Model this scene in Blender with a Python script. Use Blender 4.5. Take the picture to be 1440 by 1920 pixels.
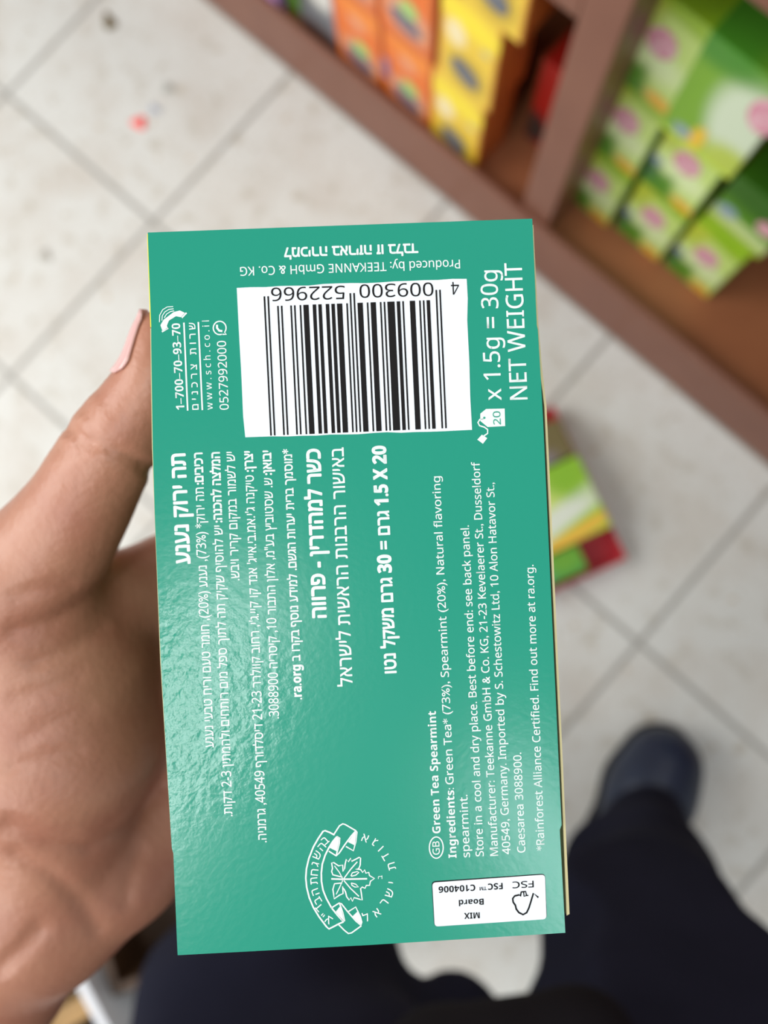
import bpy, bmesh, math, random
import numpy as np
from mathutils import Vector, Matrix

random.seed(4)
scene = bpy.context.scene
for o in list(bpy.data.objects):
    bpy.data.objects.remove(o)
COL = scene.collection

# ---------------------------------------------------------------- camera (phone held over the aisle, looking down)
RC = np.array([[0.74770936, 0.66325742, -0.03346929],
               [0.65856262, -0.74702701, -0.09135149],
               [-0.08559201, 0.04626274, -0.9952561]])      # rows: right, down, forward (world)
CAM = np.array([0.91764252, -0.14276113, 1.05047855])
F = 1440.0
cam_d = bpy.data.cameras.new('camera')
cam_d.sensor_fit = 'VERTICAL'; cam_d.sensor_height = 36.0; cam_d.sensor_width = 27.0
cam_d.lens = 27.0
cam_d.clip_start = 0.01; cam_d.clip_end = 50
cam_d.dof.use_dof = True
cam_d.dof.focus_distance = 0.1335
cam_d.dof.aperture_fstop = 9.0
cam = bpy.data.objects.new('camera', cam_d); COL.objects.link(cam)
M = Matrix.Identity(4)
for i in range(3):
    M[i][0] = RC[0][i]; M[i][1] = -RC[1][i]; M[i][2] = -RC[2][i]; M[i][3] = CAM[i]
cam.matrix_world = M
scene.camera = cam

# ---------------------------------------------------------------- world, lamps, exposure
world = bpy.data.worlds.new('shop_daylight'); scene.world = world; world.use_nodes = True
bg = world.node_tree.nodes['Background']
bg.inputs[0].default_value = (0.93, 0.97, 1.0, 1); bg.inputs[1].default_value = 0.43

def aim(o, target):
    d = Vector(target) - o.location
    o.rotation_euler = d.to_track_quat('-Z', 'Y').to_euler()

def area(name, loc, target, sx, sy, power, col=(1, 1, 1)):
    l = bpy.data.lights.new(name, 'AREA'); l.shape = 'RECTANGLE'; l.size = sx; l.size_y = sy
    l.energy = power; l.color = col
    o = bpy.data.objects.new(name, l); COL.objects.link(o); o.location = loc; aim(o, target)
    return o

def cw(X, Y, Z):                       # camera-frame metres -> world
    return CAM + RC[0] * X + RC[1] * Y + RC[2] * Z

area('shopfront_daylight', CAM + np.array([-2.6, -2.0, 1.5]), CAM + np.array([0.2, 0.1, -0.6]), 2.2, 2.0, 112, (1.0, 0.985, 0.96))
_g = np.array([(318 - 720) / F, (1360 - 960) / F, 1.0]); _n = np.array([-0.02455431, 0.0111465, 0.99963635])
_p = _g * 0.1332; _r = _g - 2 * (_g @ _n) * _n; _r /= np.linalg.norm(_r)      # mirror direction for an unseen light added to make the lower-left glare
area('ceiling_lamp', cw(*(_p + _r * 1.6)), cw(*_p), 0.20, 0.66, 8.5, (0.97, 0.99, 1.0))
_g = np.array([(1062 - 720) / F, (1640 - 960) / F, 1.0]); _p2 = _g * 0.1332; _r2 = _g - 2 * (_g @ _n) * _n; _r2 /= np.linalg.norm(_r2)
area('edge_glare_light', cw(*(_p2 + _r2 * 1.6)), cw(*_p2), 0.16, 0.5, 3.5, (0.90, 0.96, 1.0))  # unseen light added so the printed face shows glare at its lower right
area('floor_fill_light', cw(0.5, -1.7, -1.3), cw(0.4, -0.3, 1.0), 1.2, 0.6, 22, (1.0, 0.99, 0.97))  # unseen fill added to lift the floor on the right side
area('shelf_fill_light', (0.7, -2.3, 2.1), (1.0, 0.35, 0.2), 2.0, 1.2, 40, (1.0, 0.99, 0.97))  # unseen fill, no real window, added to brighten the shelf fronts

scene.view_settings.view_transform = 'Standard'
scene.view_settings.look = 'None'
scene.view_settings.gamma = 1.0
scene.view_settings.use_curve_mapping = False
scene.view_settings.exposure = -0.17

# ---------------------------------------------------------------- helpers
def ray(px, py):
    return RC.T @ np.array([(px - 720) / F, (py - 960) / F, 1.0])

def P(px, py, depth):                  # point seen at a pixel of the photograph at a depth along the view axis
    return CAM + ray(px, py) * depth

def floor_at(px, py, z=0.0):
    r = ray(px, py); return CAM + r * ((z - CAM[2]) / r[2])

def lin(c):
    if isinstance(c, str):
        c = [int(c[i:i + 2], 16) for i in (0, 2, 4)]
    o = []
    for v in c[:3]:
        v = v / 255.0
        o.append(v / 12.92 if v <= 0.04045 else ((v + 0.055) / 1.055) ** 2.4)
    return (o[0], o[1], o[2], 1.0)

def mat(name, col, rough=0.5, spec=0.5, noise=None, bump=None, sss=0.0, sheen=0.0, coat=0.0):
    """noise = (scale, amount, second colour); bump = (scale, strength, distance)"""
    m = bpy.data.materials.new(name); m.use_nodes = True
    nt = m.node_tree; b = nt.nodes['Principled BSDF']
    b.inputs['Base Color'].default_value = lin(col)
    b.inputs['Roughness'].default_value = rough
    b.inputs['Specular IOR Level'].default_value = spec
    b.inputs['Coat Weight'].default_value = coat
    if sheen: b.inputs['Sheen Weight'].default_value = sheen
    if sss:
        b.inputs['Subsurface Weight'].default_value = sss
        b.inputs['Subsurface Radius'].default_value = (1.0, 0.35, 0.2)
        b.inputs['Subsurface Scale'].default_value = 0.004
    tc = nt.nodes.new('ShaderNodeTexCoord')
    if noise:
        n = nt.nodes.new('ShaderNodeTexNoise'); n.inputs['Scale'].default_value = noise[0]
        n.inputs['Detail'].default_value = 5
        nt.links.new(tc.outputs['Object'], n.inputs['Vector'])
        r = nt.nodes.new('ShaderNodeMapRange'); r.inputs[1].default_value = 0.35; r.inputs[2].default_value = 0.68
        r.inputs[4].default_value = noise[1]
        nt.links.new(n.outputs['Fac'], r.inputs[0])
        mx = nt.nodes.new('ShaderNodeMix'); mx.data_type = 'RGBA'
        mx.inputs[6].default_value = lin(col); mx.inputs[7].default_value = lin(noise[2])
        nt.links.new(r.outputs[0], mx.inputs[0]); nt.links.new(mx.outputs[2], b.inputs['Base Color'])
    if bump:
        n2 = nt.nodes.new('ShaderNodeTexNoise'); n2.inputs['Scale'].default_value = bump[0]
        n2.inputs['Detail'].default_value = 4
        nt.links.new(tc.outputs['Object'], n2.inputs['Vector'])
        bp = nt.nodes.new('ShaderNodeBump'); bp.inputs['Strength'].default_value = bump[1]
        bp.inputs['Distance'].default_value = bump[2]
        nt.links.new(n2.outputs['Fac'], bp.inputs['Height']); nt.links.new(bp.outputs['Normal'], b.inputs['Normal'])
    return m

def math_node(nt, op, a, b=None, c=None):
    n = nt.nodes.new('ShaderNodeMath'); n.operation = op
    for i, v in enumerate((a, b, c)):
        if v is None: continue
        if isinstance(v, (int, float)): n.inputs[i].default_value = v
        else: nt.links.new(v, n.inputs[i])
    return n.outputs[0]

def print_mat(name, base, shapes, rough=0.4):
    """printed carton: shapes painted over the front (object x, z): ('ell'|'box', cx, cz, rx, rz, rot_deg, softness, colour)"""
    m = mat(name, base, rough)
    nt = m.node_tree; b = nt.nodes['Principled BSDF']
    tc = nt.nodes.new('ShaderNodeTexCoord'); sp = nt.nodes.new('ShaderNodeSeparateXYZ')
    nt.links.new(tc.outputs['Object'], sp.inputs[0])
    cur = None
    for k, cx, cz, rx, rz, rot, soft, colr in shapes:
        a = math.radians(rot); ca, sa = math.cos(a), math.sin(a)
        dx = math_node(nt, 'SUBTRACT', sp.outputs[0], cx); dz = math_node(nt, 'SUBTRACT', sp.outputs[2], cz)
        u = math_node(nt, 'ADD', math_node(nt, 'MULTIPLY', dx, ca / rx), math_node(nt, 'MULTIPLY', dz, sa / rx))
        v = math_node(nt, 'ADD', math_node(nt, 'MULTIPLY', dx, -sa / rz), math_node(nt, 'MULTIPLY', dz, ca / rz))
        if k == 'ell':
            d = math_node(nt, 'SQRT', math_node(nt, 'ADD', math_node(nt, 'MULTIPLY', u, u), math_node(nt, 'MULTIPLY', v, v)))
        else:
            d = math_node(nt, 'MAXIMUM', math_node(nt, 'ABSOLUTE', u), math_node(nt, 'ABSOLUTE', v))
        r = nt.nodes.new('ShaderNodeMapRange'); r.interpolation_type = 'SMOOTHSTEP'
        r.inputs[1].default_value = 1 - soft; r.inputs[2].default_value = 1 + soft
        r.inputs[3].default_value = 1.0; r.inputs[4].default_value = 0.0
        nt.links.new(d, r.inputs[0])
        mx = nt.nodes.new('ShaderNodeMix'); mx.data_type = 'RGBA'
        if cur is None: mx.inputs[6].default_value = lin(base)
        else: nt.links.new(cur, mx.inputs[6])
        mx.inputs[7].default_value = lin(colr)
        nt.links.new(r.outputs[0], mx.inputs[0]); cur = mx.outputs[2]
    if cur is not None: nt.links.new(cur, b.inputs['Base Color'])
    return m

ORIG = {}
def mesh_obj(name, verts, faces, material, origin=(0, 0, 0), parent=None, smooth=False):
    """verts in world coordinates; the object sits at origin, and below its parent when it has one"""
    origin = np.array(origin if parent is None or tuple(origin) != (0, 0, 0) else ORIG[parent], float)
    v = np.asarray(verts, float) - origin
    me = bpy.data.meshes.new(name)
    me.from_pydata(v.tolist(), [], [list(f) for f in faces])
    me.update()
    if smooth:
        me.polygons.foreach_set('use_smooth', [True] * len(me.polygons))
    me.materials.append(material)
    o = bpy.data.objects.new(name, me); COL.objects.link(o)
    if parent is not None:
        o.parent = parent; o.location = Vector(origin - ORIG[parent])
    else:
        o.location = Vector(origin)
    ORIG[o] = origin
    return o

def empty(name, loc):
    o = bpy.data.objects.new(name, None); COL.objects.link(o); o.location = Vector(loc)
    o.empty_display_size = 0.05; ORIG[o] = np.array(loc, float)
    return o

def tag(o, label, cat, group=None, kind=None):
    o['label'] = label; o['category'] = cat
    if group: o['group'] = group
    if kind: o['kind'] = kind
    return o

def bm_box(bm, x0, x1, y0, y1, z0, z1, bev=0.0):
    r = bmesh.ops.create_cube(bm, size=1.0)
    vs = r['verts']
    for v in vs:
        v.co = Vector(((x0 + x1) / 2 + v.co.x * (x1 - x0), (y0 + y1) / 2 + v.co.y * (y1 - y0), (z0 + z1) / 2 + v.co.z * (z1 - z0)))
    if bev:
        es = list({e for v in vs for e in v.link_edges})
        bmesh.ops.bevel(bm, geom=es, offset=bev, segments=2, affect='EDGES', profile=0.6)

def from_bm(name, bm, material, loc=(0, 0, 0), parent=None, rz=0.0):
    """bmesh already in the object's own coordinates"""
    me = bpy.data.meshes.new(name); bm.to_mesh(me); bm.free(); me.materials.append(material)
    o = bpy.data.objects.new(name, me); COL.objects.link(o); o.location = Vector(loc); o.rotation_euler[2] = rz
    if parent is not None: o.parent = parent
    ORIG[o] = np.array(loc, float) if parent is None else ORIG[parent] + np.array(loc, float)
    return o

# ---- implicit surfaces -> one continuous mesh
class SDF:
    def __init__(self, k): self.k = k; self.prims = []; self.post = []
    def cone(self, a, b, ra, rb, k=None): self.prims.append((np.array(a, float), np.array(b, float), ra, rb, k or self.k))
    def chain(self, pts, k=None):
        for (a, ra), (b, rb) in zip(pts[:-1], pts[1:]): self.cone(a, b, ra, rb, k)
    @staticmethod
    def _d(p, pr):
        a, b, ra, rb, _ = pr
        ba = b - a; L = float(ba @ ba) + 1e-12
        pa = [p[i] - a[i] for i in range(3)]
        t = np.clip((pa[0] * ba[0] + pa[1] * ba[1] + pa[2] * ba[2]) / L, 0, 1)
        return np.sqrt(sum((pa[i] - ba[i] * t) ** 2 for i in range(3))) - (ra + (rb - ra) * t)
    @staticmethod
    def _smin(x, y, k):
        h = np.clip(k - np.abs(x - y), 0, None) / k
        return np.minimum(x, y) - h * h * h * k / 6.0
    def at(self, pts):
        p = [pts[:, i] for i in range(3)]
        D = np.full(len(pts), 1.0)
        for pr in self.prims: D = self._smin(D, self._d(p, pr), pr[4])
        for f in self.post: D = f(p, D)
        return D
    def mesh(self, lo, hi, h):
        lo = np.array(lo, float); hi = np.array(hi, float)
        n = np.ceil((hi - lo) / h).astype(int) + 1
        ax = [(lo[i] + h * np.arange(n[i])).astype(np.float32) for i in range(3)]
        D = np.full(n, 0.5, np.float32)
        for pr in self.prims:
            a, b, ra, rb, k = pr; m = max(ra, rb) + k + 3 * h
            s0 = np.clip(np.floor((np.minimum(a, b) - m - lo) / h).astype(int), 0, n)
            s1 = np.clip(np.ceil((np.maximum(a, b) + m - lo) / h).astype(int) + 1, 0, n)
            if (s1 <= s0).any(): continue
            g = np.meshgrid(*[ax[i][s0[i]:s1[i]] for i in range(3)], indexing='ij', sparse=True)
            sl = tuple(slice(s0[i], s1[i]) for i in range(3))
            D[sl] = self._smin(D[sl], self._d(g, pr).astype(np.float32), k)
        if self.post:
            idx = np.nonzero(np.abs(D) < 0.02)
            p = [ax[i][idx[i]] for i in range(3)]
            v = D[idx]
            for f in self.post: v = f(p, v)
            D[idx] = v
        for i in range(3):                      # close the surface at the grid border
            s = [slice(None)] * 3
            s[i] = 0; D[tuple(s)] = 0.5; s[i] = -1; D[tuple(s)] = 0.5
        S = D < 0
        C = np.zeros(n - 1, np.int8)
        for dx in (0, 1):
            for dy in (0, 1):
                for dz in (0, 1):
                    C += S[dx:n[0] - 1 + dx, dy:n[1] - 1 + dy, dz:n[2] - 1 + dz]
        act = np.argwhere((C > 0) & (C < 8))
        off = np.array([(x, y, z) for x in (0, 1) for y in (0, 1) for z in (0, 1)])
        vals = [D[act[:, 0] + o[0], act[:, 1] + o[1], act[:, 2] + o[2]] for o in off]
        acc = np.zeros((len(act), 3)); cnt = np.zeros(len(act))
        for i in range(8):
            for j in range(i + 1, 8):
                if np.abs(off[i] - off[j]).sum() != 1: continue
                c = (vals[i] < 0) != (vals[j] < 0)
                t = np.where(c, vals[i] / np.where(c, vals[i] - vals[j], 1), 0)
                acc += np.where(c[:, None], off[i] + t[:, None] * (off[j] - off[i]), 0); cnt += c
        V = lo + (act + acc / cnt[:, None]) * h
        I = np.full(n - 1, -1, np.int64); I[act[:, 0], act[:, 1], act[:, 2]] = np.arange(len(act))
        Q = []
        for axn in range(3):
            u, w = (axn + 1) % 3, (axn + 2) % 3
            s0 = [slice(1, -1)] * 3; s1 = [slice(1, -1)] * 3
            s0[axn] = slice(0, n[axn] - 1); s1[axn] = slice(1, n[axn])
            A = S[tuple(s0)]; B = S[tuple(s1)]
            e = np.argwhere(A != B)
            flip = A[e[:, 0], e[:, 1], e[:, 2]]
            base = e.copy(); base[:, u] += 1; base[:, w] += 1
            def cell(du, dw):
                c = base.copy(); c[:, u] += du; c[:, w] += dw
                return I[c[:, 0], c[:, 1], c[:, 2]]
            q = np.stack([cell(-1, -1), cell(0, -1), cell(0, 0), cell(-1, 0)], 1)
            q[~flip] = q[~flip][:, ::-1]
            Q.append(q[(q >= 0).all(1)])
        return V, np.concatenate(Q)

# ================================================================ SETTING: floor
T = 0.30
fm = mat('terrazzo_tiles', (219, 219, 213), 0.45)
nt = fm.node_tree; b = nt.nodes['Principled BSDF']
tc = nt.nodes.new('ShaderNodeTexCoord'); sp = nt.nodes.new('ShaderNodeSeparateXYZ'); nt.links.new(tc.outputs['Object'], sp.inputs[0])
ds = []
for i in (0, 1):
    f_ = math_node(nt, 'FRACT', math_node(nt, 'ADD', math_node(nt, 'DIVIDE', sp.outputs[i], T), 100.5))
    ds.append(math_node(nt, 'ABSOLUTE', math_node(nt, 'SUBTRACT', f_, 0.5)))
edge = math_node(nt, 'MINIMUM', ds[0], ds[1])
gm = nt.nodes.new('ShaderNodeMapRange'); gm.inputs[1].default_value = 0.009; gm.inputs[2].default_value = 0.016
gm.inputs[3].default_value = 1.0; gm.inputs[4].default_value = 0.0
nt.links.new(edge, gm.inputs[0])
def fnoise(scale, lo, hi, amt):
    n = nt.nodes.new('ShaderNodeTexNoise'); n.inputs['Scale'].default_value = scale; n.inputs['Detail'].default_value = 4
    nt.links.new(tc.outputs['Object'], n.inputs['Vector'])
    r = nt.nodes.new('ShaderNodeMapRange'); r.inputs[1].default_value = lo; r.inputs[2].default_value = hi; r.inputs[4].default_value = amt
    nt.links.new(n.outputs['Fac'], r.inputs[0]); return r.outputs[0]
cur = None
for sc_, lo_, hi_, am_, c_ in ((9, 0.45, 0.7, 0.8, (206, 200, 190)), (38, 0.56, 0.72, 0.9, (192, 186, 172)), (150, 0.6, 0.7, 0.8, (180, 172, 160)), (60, 0.66, 0.72, 0.8, (190, 170, 140))):
    mx = nt.nodes.new('ShaderNodeMix'); mx.data_type = 'RGBA'
    if cur is None: mx.inputs[6].default_value = lin((219, 219, 213))
    else: nt.links.new(cur, mx.inputs[6])
    mx.inputs[7].default_value = lin(c_)
    nt.links.new(fnoise(sc_, lo_, hi_, am_), mx.inputs[0]); cur = mx.outputs[2]
mx = nt.nodes.new('ShaderNodeMix'); mx.data_type = 'RGBA'; nt.links.new(cur, mx.inputs[6]); mx.inputs[7].default_value = lin((166, 164, 157))
nt.links.new(gm.outputs[0], mx.inputs[0]); nt.links.new(mx.outputs[2], b.inputs['Base Color'])
fl = mesh_obj('floor', [(-2, -2.4, 0), (3.6, -2.4, 0), (3.6, 2.2, 0), (-2, 2.2, 0)], [(0, 1, 2, 3)], fm)
fl['kind'] = 'structure'

# ================================================================ SHELVING UNIT
wood = mat('brown_laminate', (126, 82, 64), 0.42, 0.45, noise=(14, 0.5, (112, 68, 52)), bump=(90, 0.05, 0.002))
wood_in = mat('brown_laminate_inside', (152, 96, 62), 0.5, 0.4, noise=(10, 0.6, (132, 78, 50)))
YF = 0.305          # front plane of the shelving
ZB = 0.085          # top of the bottom board
shelf = empty('shelving_unit', (0.7, YF + 0.18, 0.0))
tag(shelf, 'brown laminate shelving unit on the tiled floor, stocked with tea cartons', 'shelves')
SO = ORIG[shelf]
def shelf_part(name, x0, x1, y0, y1, z0, z1, m, bev=0.003):
    bm = bmesh.new(); bm_box(bm, x0 - SO[0], x1 - SO[0], y0 - SO[1], y1 - SO[1], z0, z1, bev)
    return from_bm(name, bm, m, (0, 0, 0), shelf)
DEP = 0.36
shelf_part('front_rail', -0.32, 1.78, 0.2995, 0.308, 0.0, 0.112, wood, 0.0035)
shelf_part('bottom_board', -0.30, 1.76, 0.3085, YF + DEP, ZB - 0.02, ZB, wood_in, 0.002)
for dx0, dx1 in ((-0.34, -0.30), (0.709, 0.752), (1.76, 1.80)):
    shelf_part('upright', dx0, dx1, 0.3085 if dx0 == 0.709 else 0.299, YF + DEP, ZB if dx0 == 0.709 else 0.0, 1.25, wood)
shelf_part('shelf_board', -0.30, 0.709, YF + 0.004, YF + DEP, 0.432, 0.457, wood)
shelf_part('shelf_board', 0.752, 1.76, YF + 0.004, YF + DEP, 0.550, 0.575, wood)
shelf_part('back_panel', -0.32, 1.78, YF + DEP, YF + DEP + 0.008, 0, 1.25, wood_in, 0.0)

# ================================================================ CARTONS ON THE SHELVES
def carton(name, w, d, h, m, sidem=None, bev=0.0018):
    bm = bmesh.new(); bm_box(bm, -w / 2, w / 2, -d / 2, d / 2, 0, h, bev)
    return from_bm(name, bm, m)

def disc_bm(rx, rz, seg=28, depth=0.0006, tilt=0.0):
    bm = bmesh.new(); vf = []; vb = []
    for i in range(seg):
        a = 2 * math.pi * i / seg; x = rx * math.cos(a); z = rz * math.sin(a)
        x, z = x * math.cos(tilt) - z * math.sin(tilt), x * math.sin(tilt) + z * math.cos(tilt)
        vf.append(bm.verts.new((x, -depth, z))); vb.append(bm.verts.new((x, 0, z)))
    bm.faces.new(vf); bm.faces.new(vb[::-1])
    for i in range(seg):
        j = (i + 1) % seg; bm.faces.new((vf[j], vf[i], vb[i], vb[j]))
    bmesh.ops.recalc_face_normals(bm, faces=bm.faces[:])
    return bm

def copy_tree(o):
    c = o.copy(); COL.objects.link(c); ORIG[c] = ORIG[o]
    for ch in list(o.children):
        d = ch.copy(); COL.objects.link(d); d.parent = c; ORIG[d] = ORIG[ch]
    return c

def put(o, x0, x1, yfront, z, d):
    o.location = ((x0 + x1) / 2, yfront + d / 2, z)

pink_m = mat('pink_roundel_print', (204, 116, 142), 0.4, noise=(110, 0.8, (232, 204, 208)))
def green_design(w, h, turned=False):
    X = lambda u: (u - 0.5) * w
    Z = lambda v: v * h
    if not turned:
        return print_mat('green_carton_print', (196, 220, 124), [
            ('box', X(.5), Z(.98), .6 * w, .10 * h, -8, .5, (150, 186, 40)),
            ('ell', X(.0), Z(.95), .35 * w, .35 * h, 0, .5, (182, 196, 60)),
            ('ell', X(.55), Z(.42), .45 * w, .14 * h, -8, .6, (218, 234, 176)),
            ('box', X(.15), Z(.05), .42 * w, .22 * h, 14, .3, (84, 140, 32)),
            ('ell', X(.0), Z(.25), .22 * w, .14 * h, 0, .5, (60, 110, 60)),
            ('ell', X(.80), Z(.08), .24 * w, .07 * h, -8, .4, (226, 172, 50)),
            ('box', X(1.0), Z(.5), .03 * w, .5 * h, 0, .4, (120, 160, 60)),
            ('ell', X(.08), Z(.40), .12 * w, .05 * h, 0, .4, (130, 145, 165))], 0.35)
    return print_mat('green_carton_wide_print', (118, 165, 40), [
            ('ell', X(.85), Z(.45), .45 * w, .45 * h, 20, .3, (205, 218, 190)),
            ('ell', X(.9), Z(.1), .4 * w, .2 * h, 0, .4, (180, 198, 80)),
            ('ell', X(.42), Z(.12), .10 * w, .16 * h, -10, .3, (228, 186, 50)),
            ('ell', X(.25), Z(.12), .12 * w, .06 * h, 0, .4, (140, 160, 165)),
            ('ell', X(.2), Z(.95), .5 * w, .16 * h, 0, .5, (70, 136, 36)),
            ('box', X(.3), Z(.0), .7 * w, .05 * h, 0, .5, (190, 215, 60))], 0.35)

GW, GD, GH = 0.072, 0.11, 0.119
gp = carton('tea_carton', GW, GD, GH, green_design(GW, GH))
em = from_bm('round_emblem', disc_bm(0.0165, 0.0165), pink_m, (0.0, -GD / 2 - 0.0001, 0.615 * GH), gp)
em2 = from_bm('lid_flap', bmesh.new(), mat('lime_lid_print', (150, 190, 40), 0.35, noise=(30, 0.5, (120, 170, 40))), (0, 0, 0), gp)
bm = bmesh.new(); bm_box(bm, -GW / 2 + .001, GW / 2 - .001, -GD / 2 - 0.0006, GD / 2 - .002, GH - .0008, GH + .0006, 0); bm.to_mesh(em2.data); bm.free()
GY = 0.369
gspots = [
    (0.805, 0, GY, 'green tea carton at the bottom of the stack beside the upright'),
    (0.805, 1, GY, 'green tea carton in the middle of the stack beside the upright'),
    (0.8055, 2, GY - .004, 'green tea carton with a large pink roundel topping the stack beside the upright'),
    (0.884, 0, GY + .007, 'green tea carton at the bottom of the middle green stack'),
    (0.883, 1, GY + .004, 'green tea carton under the turned wide carton in the middle green stack'),
    (0.9625, 0, GY + .010, 'green tea carton at the bottom of the rightmost green stack'),
]
used = False
for xr, k, yf, lab in gspots:
    g = copy_tree(gp) if used else gp; used = True
    put(g, xr - GW, xr, yf, ZB + k * (GH + .0015) + .0005, GD)
    tag(g, lab, 'tea carton', 'green tea cartons in the right compartment')
# turned cartons
TW = 0.086
g = carton('tea_carton', TW, GD, 0.13, green_design(TW, 0.13, True))
from_bm('round_emblem', disc_bm(0.016, 0.020), pink_m, (0.4 * TW, -GD / 2 - 0.0001, 0.72 * 0.13), g)
put(g, 0.806, 0.806 + TW, GY - 0.016, ZB + 2 * (GH + .0015) + .001, GD)
tag(g, 'green tea carton turned with orange stripe, topping the middle green stack', 'tea carton', 'green tea cartons in the right compartment')
dgm = print_mat('green_carton_dark_print', (86, 140, 28), [
    ('box', 0.0, 0.006, .06, .010, -4, .5, (160, 186, 50)), ('box', 0.01, .022, .05, .010, -4, .4, (190, 208, 140)),
    ('ell', -.022, .034, .012, .009, 0, .4, (140, 158, 175)), ('ell', 0.0, .075, .06, .025, 0, .5, (50, 100, 20))], 0.35)
g = carton('tea_carton', 0.078, GD, 0.09, dgm)
from_bm('round_emblem', disc_bm(0.012, 0.010), pink_m, (0.022, -GD / 2 - 0.0001, 0.05), g)
put(g, 0.893, 0.971, GY + 0.016, ZB + GH + .003, GD)
tag(g, 'darker green carton lying with blue-grey spot, on top of the rightmost green stack', 'tea carton', 'green tea cartons in the right compartment')

# yellow cartons
YW, YD, YH = 0.078, 0.062, 0.135
def yellow_mat():
    w, h = YW, YH
    return print_mat('yellow_carton_print', (232, 196, 58), [
        ('box', -.5 * w, .5 * h, .07 * w, .7 * h, 0, .5, (224, 160, 60)),
        ('box', .5 * w, .5 * h, .05 * w, .7 * h, 0, .5, (214, 150, 50)),
        ('ell', 0, .80 * h, .6 * w, .12 * h, -6, .5, (246, 222, 50)),
        ('ell', -.22 * w, .60 * h, .16 * w, .12 * h, 10, .5, (240, 224, 180)),
        ('ell', .30 * w, .62 * h, .08 * w, .035 * h, 0, .4, (200, 190, 130)),
        ('ell', 0.02 * w, .24 * h, .36 * w, .19 * h, -22, .35, (190, 160, 50))], 0.35)
leafm = mat('dark_leaf_print', (92, 96, 104), 0.5, noise=(140, 0.8, (122, 124, 132)))
yp = carton('tea_carton', YW, YD, YH, yellow_mat())
from_bm('leaf_picture', disc_bm(0.021, 0.0135, tilt=math.radians(-28)), leafm, (0.0, -YD / 2 - 0.0001, 0.25 * YH), yp)
sidep = mat('orange_side_print', (206, 112, 44), 0.4, noise=(40, .5, (180, 88, 36)))
so = from_bm('side_panel', bmesh.new(), sidep, (0, 0, 0), yp)
bm = bmesh.new(); bm_box(bm, YW / 2 - .0004, YW / 2 + .0006, -YD / 2 + .002, YD / 2 - .002, .001, YH - .001); bm.to_mesh(so.data); bm.free()
YY = 0.3155
for i, (x0, k, yf, lab) in enumerate([
        (0.549, 0, YY, 'yellow tea carton with dark leaf picture at the bottom of the yellow stack'),
        (0.557, 1, YY - .002, 'yellow tea carton in the middle of the yellow stack'),
        (0.581, 2, YY - .006, 'yellow tea carton jutting to the right at the top of the yellow stack')]):
    y = yp if i == 0 else copy_tree(yp)
    if k == 2: y.location = (0, 0, 0)
    put(y, x0, x0 + YW, yf, ZB + k * (YH + .001) + .0005, YD)
    tag(y, lab, 'tea carton', 'yellow tea cartons in the left compartment')
wl = from_bm('white_panel', disc_bm(0.022, 0.012, tilt=-.1), mat('white_panel_print', (214, 216, 210), .4, noise=(100, .6, (150, 160, 170))), (-.012, -YD / 2 - 0.0001, .33 * YH), y)

# orange cartons
OW, OD, OH = 0.078, 0.08, 0.134
def orange_mat():
    w, h = OW, OH
    return print_mat('orange_carton_print', (228, 112, 30), [
        ('ell', .1 * w, .95 * h, .5 * w, .2 * h, 0, .5, (238, 136, 40)),
        ('ell', .0, .74 * h, .18 * w, .08 * h, -20, .5, (226, 150, 110)),
        ('ell', .02 * w, .30 * h, .40 * w, .19 * h, -15, .45, (210, 160, 130)),
        ('box', .5 * w, .5 * h, .07 * w, .7 * h, 0, .5, (196, 96, 34)),
        ('ell', .0, .0, .5 * w, .10 * h, 0, .5, (200, 92, 40))], 0.35)
cupm = mat('purple_cup_print', (104, 98, 116), 0.5, noise=(140, .6, (130, 120, 130)))
limem = mat('lime_slice_print', (158, 200, 104), 0.5, noise=(160, .5, (190, 200, 150)))
op = carton('tea_carton', OW, OD, OH, orange_mat())
from_bm('cup_picture', disc_bm(0.024, 0.0115, tilt=-.2), cupm, (-.001, -OD / 2 - 0.0001, 0.26 * OH), op)
from_bm('lime_picture', disc_bm(0.013, 0.012), limem, (.004, -OD / 2 - 0.0001, 0.43 * OH), op)
first = True
names = ['bottom', 'second', 'third']
for x0, col in ((0.469, 'beside the yellow stack'), (0.388, 'farther from the yellow stack')):
    for k in range(3):
        o = op if first else copy_tree(op); first = False
        put(o, x0, x0 + OW, YY + .002 - .002 * k, ZB + k * (OH + .001) + .0005, OD)
        tag(o, 'orange tea carton with cup picture, %s in the orange stack %s' % (names[k] if k else 'lowest', col), 'tea carton', 'orange tea cartons in the left compartment')
purm = mat('purple_sticker', (136, 108, 136), 0.5)
bm = bmesh.new(); bm_box(bm, -.006, .006, -.0006, 0, 0, .035)
lab_ = from_bm('sticker', bm, purm, (-OW / 2 + .004, -OD / 2 - .0002, .045), op)

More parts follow.
